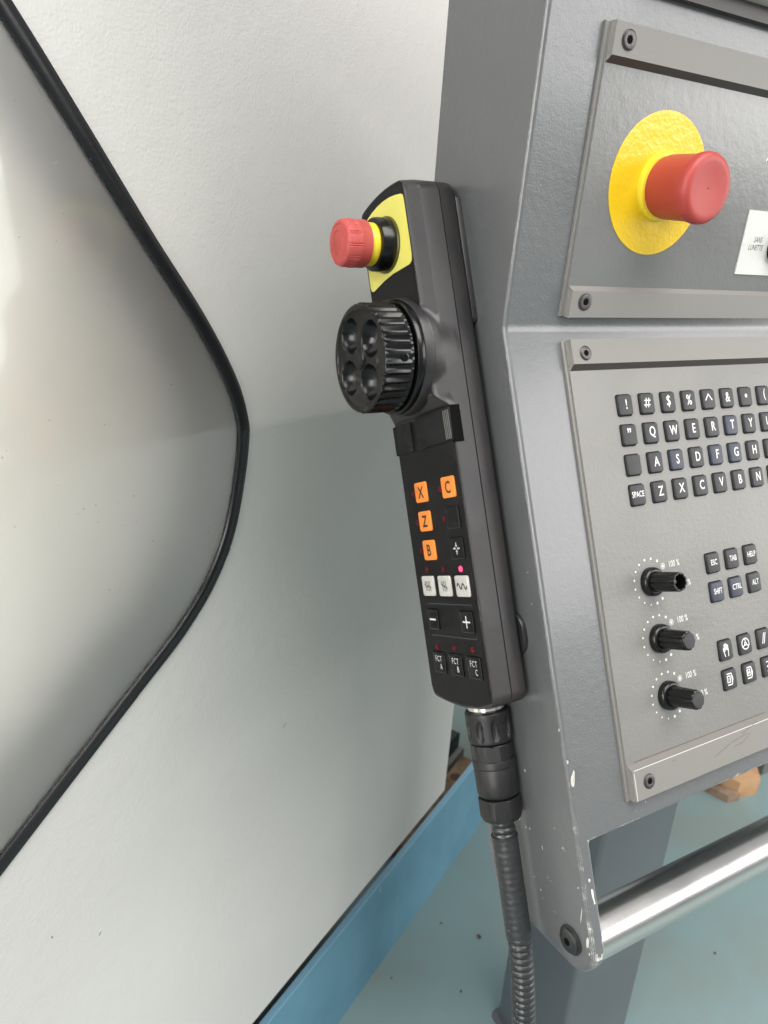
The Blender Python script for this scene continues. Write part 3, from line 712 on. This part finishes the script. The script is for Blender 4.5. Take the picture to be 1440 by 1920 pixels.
# keys
def pkey(x, a, w_, h_, mk, hz=.0030):
    mb = MB(); mb.prism(rrect(-w_ / 2, w_ / 2, -h_ / 2, h_ / 2, .005, 3), 0, hz, .0012)
    k = finish(mb, 'key', mk, hh, scale=S, angle=50); k.matrix_local = Matrix.Translation((x * S, -a * S, CT * S)); 
    if mk == 'foil':
        mb = MB(); mb.prism(rrect(-w_ / 2 - .0016, w_ / 2 + .0016, -h_ / 2 - .0016, h_ / 2 + .0016, .005, 3), -.0001, .0006); finish(mb, 'key_gap', 'hole', k, scale=S)
        q = rrect(-w_ / 2, w_ / 2, -h_ / 2, h_ / 2, .004, 2); mb = MB(); mb.strokes([q[7:] + q[:1], q[0:6]], .0009, hz - .0006); finish(mb, 'key_edge', 'line', k, scale=S, recalc=False)
    return k
def leg(k, txt, size, mk='blackprint', **kw): put_text(txt, size * S, mk, k, 0, 0, .0033 * S, **kw)
for x, a, t in ((-.0370, -.0518, 'X'), (.0705, -.0518, 'C'), (-.0370, .0118, 'Z'), (-.0365, .0755, 'B')):
    leg(pkey(x, a, .0485, .0440, 'orange'), t, .0350, sx=.86, bold=0.022)
pkey(.0705, .0118, .0465, .0440, 'foil')
k = pkey(.0705, .0755, .0465, .0440, 'foil')
mb = MB()
for q in range(4):
    cs, sn = math.cos(q * pi / 2), math.sin(q * pi / 2); rt_ = lambda x, y: (x * cs - y * sn, x * sn + y * cs, 0)
    mb.poly([rt_(-.0035, .0070), rt_(0, .0020), rt_(.0035, .0070)]); mb.poly([rt_(-.0012, .0068), rt_(.0012, .0068), rt_(.0012, .0125), rt_(-.0012, .0125)])
finish(mb, 'legend', 'white', k, scale=S, xf=Matrix.Translation((0, 0, .0033 * S)), recalc=False)
def wave(cyc, amp, wd, half):
    n_ = 60; return [[(-half + 2 * half * i / n_, amp * math.sin(2 * pi * cyc * i / n_)) for i in range(n_ + 1)]]
for x, cyc, amp, half, wd in ((-.0615, 4, .0100, .0140, .0013), (.0045, 3, .0100, .0120, .0014), (.0705, 2.0, .0055, .0175, .0024)):
    k = pkey(x, .1542, .0490, .0440, 'keywhite')
    mb = MB()
    if cyc > 2:
        sp_ = .0058 if cyc == 4 else .0066
        xs_ = [sp_ * (q - (cyc - 1) / 2) for q in range(cyc)]
        mb.strokes([[(q + .0012, -.0105), (q - .0012, .0105)] for q in xs_] + [[(q - .0010, .003), (q + sp_ - .0005, -.003)] for q in xs_[:-1]] + [[(xs_[0] - .004, .0045), (xs_[0], .001)], [(xs_[-1], -.001), (xs_[-1] + .004, -.0045)]], .0019, 0)
    else: mb.strokes(wave(cyc, amp, wd, half), .0034, 0)
    finish(mb, 'legend', 'blackprint', k, scale=S, xf=Matrix.Translation((0, 0, .0033 * S)), recalc=False)
k = pkey(-.0620, .2283, .0400, .0440, 'foil'); mb = MB(); mb.strokes([[(-.011, 0), (.011, 0)]], .0034, 0); finish(mb, 'legend', 'white', k, scale=S, xf=Matrix.Translation((0, 0, .0033 * S)), recalc=False)
k = pkey(.0680, .2287, .0440, .0440, 'foil'); mb = MB(); mb.strokes([[(-.0125, 0), (.0125, 0)], [(0, -.0115), (0, .0115)]], .0034, 0); finish(mb, 'legend', 'white', k, scale=S, xf=Matrix.Translation((0, 0, .0033 * S)), recalc=False)
for x, t in ((-.0610, 'A'), (.0045, 'B'), (.0720, 'C')):
    k = pkey(x, .3236, .0460, .0455, 'foil'); put_text('FCT\n   ' + t, .0180 * S, 'white', k, 0, 0, .0033 * S, sx=.70, bold=.0, line=0.95, space=1.22)
# indicator lamps
for i, (x, a) in enumerate(((-.0735, -.0510), (.0360, -.0513), (-.0725, .0130), (.0360, .0125), (-.0725, .0765), (-.0621, .1180), (.0041, .1175), (.0705, .1185), (-.0629, .2897), (.0046, .2877), (.0706, .2871))):
    mb = MB(); mb.lathe([(.0062, -.0002), (.0062, .0008), (.0045, .0016), (.002, .0019)], 20)
    o = finish(mb, 'indicator_lamp', 'ledon' if i == 7 else 'led', hh, scale=S, xf=Matrix.Translation((x * S, -a * S, CT * S)), angle=50)
    if i == 7: o['label'] = 'indicator lamp lit bright red'
mb = MB(); mb.strokes([[(-.0790, -.1935), (.090, -.1935), (.091, -.199)], [(-.078, -.2640), (.0915, -.2640), (.0915, -.259)]], .0012, CT + .00005); finish(mb, 'divider_line', 'line', hh, scale=S, recalc=False)
# emergency stop of the handheld
Ts = Matrix.Translation((0, .583 * S, 0))
mb = MB(); mb.lathe([(.0585, .1320), (.0585, .1370), (.0572, .1385), (.050, .1387)], 64); es = finish(mb, 'stop_button_base', 'olive', hh, scale=S, xf=Ts, angle=40)
mb = MB(); mb.lathe([(.0560, .1380), (.0545, .165), (.0520, .1690), (.048, .1700), (.04, .1700)], 64); finish(mb, 'stop_button_collar', 'gloss', hh, scale=S, xf=Ts, angle=40)
mb = MB(); mb.lathe([(.0435, .168), (.0440, .190), (.0425, .194)], 64); finish(mb, 'stop_button_ring', 'yellowp', hh, scale=S, xf=Ts, angle=40)
def notch(a, r, z):
    if .2120 < z < .2420 and r > .045:
        f = (a * 12 / (2 * pi)) % 1
        if z < .2145 or z > .2400: return r
        return r - (.0016 if f < .12 or .22 < f < .30 else 0)
    return r
mb = MB(); V = mb.lathe([(.0440, .1885), (.0478, .1900), (.0485, .1925), (.0480, .2120), (.0486, .2130), (.0488, .2160), (.0486, .2250), (.0478, .2255), (.0476, .2370), (.0470, .2400), (.0455, .2440), (.0420, .2465), (.0370, .2472), (.0360, .2464), (.0345, .2470), (.024, .2474), (.0232, .2466), (.0222, .2472), (.004, .2474)], 192, rf=notch)
finish(mb, 'stop_button_cap', 'red2', hh, scale=S, xf=Ts, angle=45)
# handwheel: collar, fluted body, dished face
Tw = Matrix.Translation((0, .340 * S, 0))
mb = MB(); mb.lathe([(.1195, .1505), (.1205, .1530), (.1200, .1640), (.1180, .1665), (.09, .1668)], 120); finish(mb, 'handwheel_collar', 'gloss', hh, scale=S, xf=Tw, angle=40)
NF = 38
def fl(a, r, z):
    if r > .1085 and .1740 < z < .2365:
        s_ = 0.5 - 0.5 * math.cos(a * NF); e = min(1, (z - .1740) / .004, (.2365 - z) / .004)
        return r - .0048 * (s_ ** 0.6) * e
    return r
mb = MB(); prof = [(.095, .1690), (.1105, .1700), (.1135, .1735), (.1135, .1765), (.1130, .1800), (.1130, .22), (.1130, .2310), (.1128, .2335), (.1105, .2372), (.1080, .2385), (.1030, .2390), (.1005, .2378), (.0990, .2365)]
mb.lathe(prof, NF * 8, rf=fl, cap_top=False)
wheel = finish(mb, 'handwheel', 'gloss', hh, scale=S, xf=Tw, angle=48)
mb = MB(); nr, na = 84, 240
def dish(x, y):
    best = .2362
    for q in range(4):
        t = R(45 + 90 * q - 19); px_, py_ = .0605 * math.cos(t), .0605 * math.sin(t)
        # pocket: longer radially
        dx, dy = x - px_, y - py_; rr = dx * math.cos(t) + dy * math.sin(t); tt = -dx * math.sin(t) + dy * math.cos(t)
        tt *= 1 - 3.2 * rr * 1.0 if rr < 0 else 1
        d = ((abs(rr) / .0370) ** 2.1 + (abs(tt) / .0375) ** 2.1) ** (1 / 2.1)
        if d < 1.08:
            dep = .030 * max(0.0, 1 - min(1, d) ** 2.6) ** .8 if d < 1 else 0
            best -= dep
    return best
rowsd = []
for i in range(nr):
    r = .0990 - (.0990 - .0215) * i / (nr - 1)
    rowsd.append([(r * math.cos(2 * pi * k / na), r * math.sin(2 * pi * k / na), dish(r * math.cos(2 * pi * k / na), r * math.sin(2 * pi * k / na))) for k in range(na)])
mb.grid(rowsd, closed_v=True)
finish(mb, 'handwheel_face', 'gloss', wheel, scale=S, xf=Tw, angle=75)
mb = MB(); mb.lathe([(.0220, .2350), (.0215, .2385), (.0195, .2402), (.015, .2408), (.004, .2404)], 40); finish(mb, 'handwheel_hub', 'gloss', wheel, scale=S, xf=Tw, angle=50)
# set screw hole in the rim
aS = R(-13)
mb = MB(); V = mb.lathe([(.0078, 0), (.0078, .0022), (.0056, .0026), (.0050, -.004)], 18)
nrm = Vector((math.cos(aS), math.sin(aS), 0)); tv = Vector((-math.sin(aS), math.cos(aS), 0))
Th = Tw @ frame(Vector((.1098 * math.cos(aS), .1098 * math.sin(aS), .1930)) * S, tv, Vector((0, 0, 1)), nrm)
finish(mb, 'set_screw_hole', 'gloss', wheel, scale=S, xf=Th); mb = MB(); mb.prism(circle(0, 0, .0052, 12), 0, .0024); finish(mb, 'set_screw', 'hole', wheel, scale=S, xf=Th)

# ================================================================== connector and spiral hose
cab = thing('spiral_cable', 'black spiral hose cable with round connector plugged into the handheld control', 'cable', PM)
CC = .0485
def AX(a_, x=0.0, c=CC): return Vector((x, -a_, c))
def alathe(name, mk, prof, n=64, parent=cab, rf=None, angle=35):
    """profile given as (r, a) along the plug axis"""
    mb = MB(); mb.lathe([(r, a_) for r, a_ in prof], n, rf=rf)
    return finish(mb, name, mk, parent, scale=S, xf=frame(Vector((0, 0, CC)) * S, (1, 0, 0), (0, 0, 1), (0, -1, 0)), angle=angle)
alathe('nickel_ring', 'silver', [(.0400, .405), (.0400, .4300), (.0385, .4315), (.0385, .4340), (.03, .434)])
alathe('plug_seal', 'rubber', [(.0370, .425), (.0370, .445)])
def scal(a, r, z):
    if .450 < z < .492 and r > .044:
        f = (a * 9 / (2 * pi)) % 1; t = abs(f - .5) / .25; u_ = abs(z - .4710) / .0215
        d = t * t + u_ * u_
        return r - .0068 * max(0, 1 - d) ** .35
    return r
pr = [(.0400, .4345), (.0455, .4330), (.0478, .4350), (.0482, .4390)] + [(.0484 - .0006 * k / 16, .4440 + .0530 * k / 16) for k in range(17)] + [(.0472, .4990), (.0440, .5000)]
alathe('coupling_nut', 'conn', pr, 180, rf=scal, angle=45)
alathe('plug_groove', 'hole', [(.0435, .497), (.0435, .506)])
def flats(n, rin):
    def f(a, r, z):
        m_ = 2 * pi / n; t = (a % m_) - m_ / 2; return min(r, rin / math.cos(t)) if r > .03 else r
    return f
alathe('plug_body', 'conn', [(.0452, .504), (.0462, .5055), (.0462, .5380)], 120, rf=flats(5, .0432), angle=20)
alathe('plug_body_ring', 'conn', [(.0462, .5382), (.0466, .5392), (.0466, .5530), (.0450, .5545), (.0450, .5565), (.0456, .5580), (.0452, .6080), (.0440, .6140), (.0410, .6170)])
alathe('plug_groove', 'hole', [(.0405, .614), (.0405, .624)])
alathe('hex_nut', 'conn', [(.0440, .6215), (.0455, .6230), (.0455, .6600), (.0420, .6680), (.032, .6690)], 120, rf=flats(6, .0422), angle=20)
# corrugated hose
path = []; rads = []
a_ = .660
def cpath(a):
    t = max(0, a - .93); return Vector((-(t ** 1.75) * .42, -a, CC + .02 * t))
while a_ < 1.75:
    ph = (a_ / .0140) % 1.0
    path.append(cpath(a_) * S); rads.append((.0226 + .0036 * (math.sin(pi * ph) ** 0.7)) * S); a_ += .0014
mb = MB(); mb.tube(path, rads, 32); finish(mb, 'spiral_hose', 'hose', cab, angle=60)
path = []; rads = []; a_ = .7060
while a_ < .934:
    ph = (a_ / .0140) % 1.0
    e = 0.0 if .712 < a_ < .926 else (.0008)
    path.append(cpath(a_) * S); rads.append((  .0280 + .00022 * math.sin(2 * pi * ph) + e - (.0014 * sstep(a_, .918, .934))) * S); a_ += .0014
mb = MB(); mb.tube(path, rads, 40, cap=False)
path2 = [p.copy() for p in path[:8]]; mb.tube(path2, .0268 * S, 40, cap=False)
finish(mb, 'shrink_sleeve', 'sleeve', cab, angle=60)

# ================================================================== things on the floor behind
def bgf(m_, n_): return frame(WX * m_ - WN * n_, WX, -WN, (0, 0, 1))
board = thing('wooden_board', 'worn brown wooden board with a dark knot behind the blue tray', 'board', bgf(1.556, 0.56))
mb = MB(); mb.box(-.36, .0, .0, .060, 0, .040, .002); finish(mb, 'plank', 'wood2', board)
mb = MB(); mb.lathe([(.014, .0), (.014, .0405), (.010, .0412), (.002, .0409)], 20); finish(mb, 'knot', 'dirt', board, xf=Matrix.Translation((-.085, .036, 0)))
rail = thing('steel_rail', 'grey steel rail lying behind the wooden board', 'rail', bgf(1.595, 0.632))
mb = MB(); mb.box(-.40, .0, .0, .016, 0, .034, .002); finish(mb, 'rail_bar', 'steel', rail)
box = thing('dark_green_machine_foot', 'black green machine foot beside the right edge of the machine door', 'machine foot', bgf(1.627, 0.662))
mb = MB(); mb.box(-.40, .0, .0, .075, 0, .052, .006); finish(mb, 'foot_block', 'green', box)
sk = thing('beige_sheet', 'crumpled beige dirty sheet hanging behind the right edge of the door', 'sheet', bgf(1.735, 0.765))
mb = MB(); rows2 = []
for i in range(16):
    rows2.append([(-.45 + .55 * i / 15, .018 * math.sin(i * 1.3) + .010 * math.sin(j * 1.7 + i), .06 + .5 * j / 11) for j in range(12)])
mb.grid(rows2); o = finish(mb, 'sheet_cloth', 'sack', sk, angle=80)
sm = o.modifiers.new('thick', 'SOLIDIFY'); sm.thickness = .003
wb = thing('pale_wood_block', 'pale split wooden block on the floor under the console, right of the post', 'wood block', frame((1.60, .90, 0), (1, 0, 0), (0, 1, 0), (0, 0, 1)))
mb = MB(); mb.prism([(.035, .000), (.100, -.012), (.150, .040), (.130, .120), (.0, .120), (.018, .045)], 0, .050, .002); finish(mb, 'block', 'wood', wb)
mb = MB(); mb.prism([(.0, .0), (.035, -.008), (.060, .028), (.022, .075), (-.02, .060)], 0, .022, .003); finish(mb, 'splinter', 'wood2', wb)
ms = thing('grey_machine_leg', 'dark grey green machine leg at the right image edge beside the pale wood block', 'machine leg', frame((1.78, .93, 0), (1, 0, 0), (0, 1, 0), (0, 0, 1)))
mb = MB(); mb.box(.0, .30, .0, .25, .0, .30, .004); finish(mb, 'leg_block', 'steel', ms)
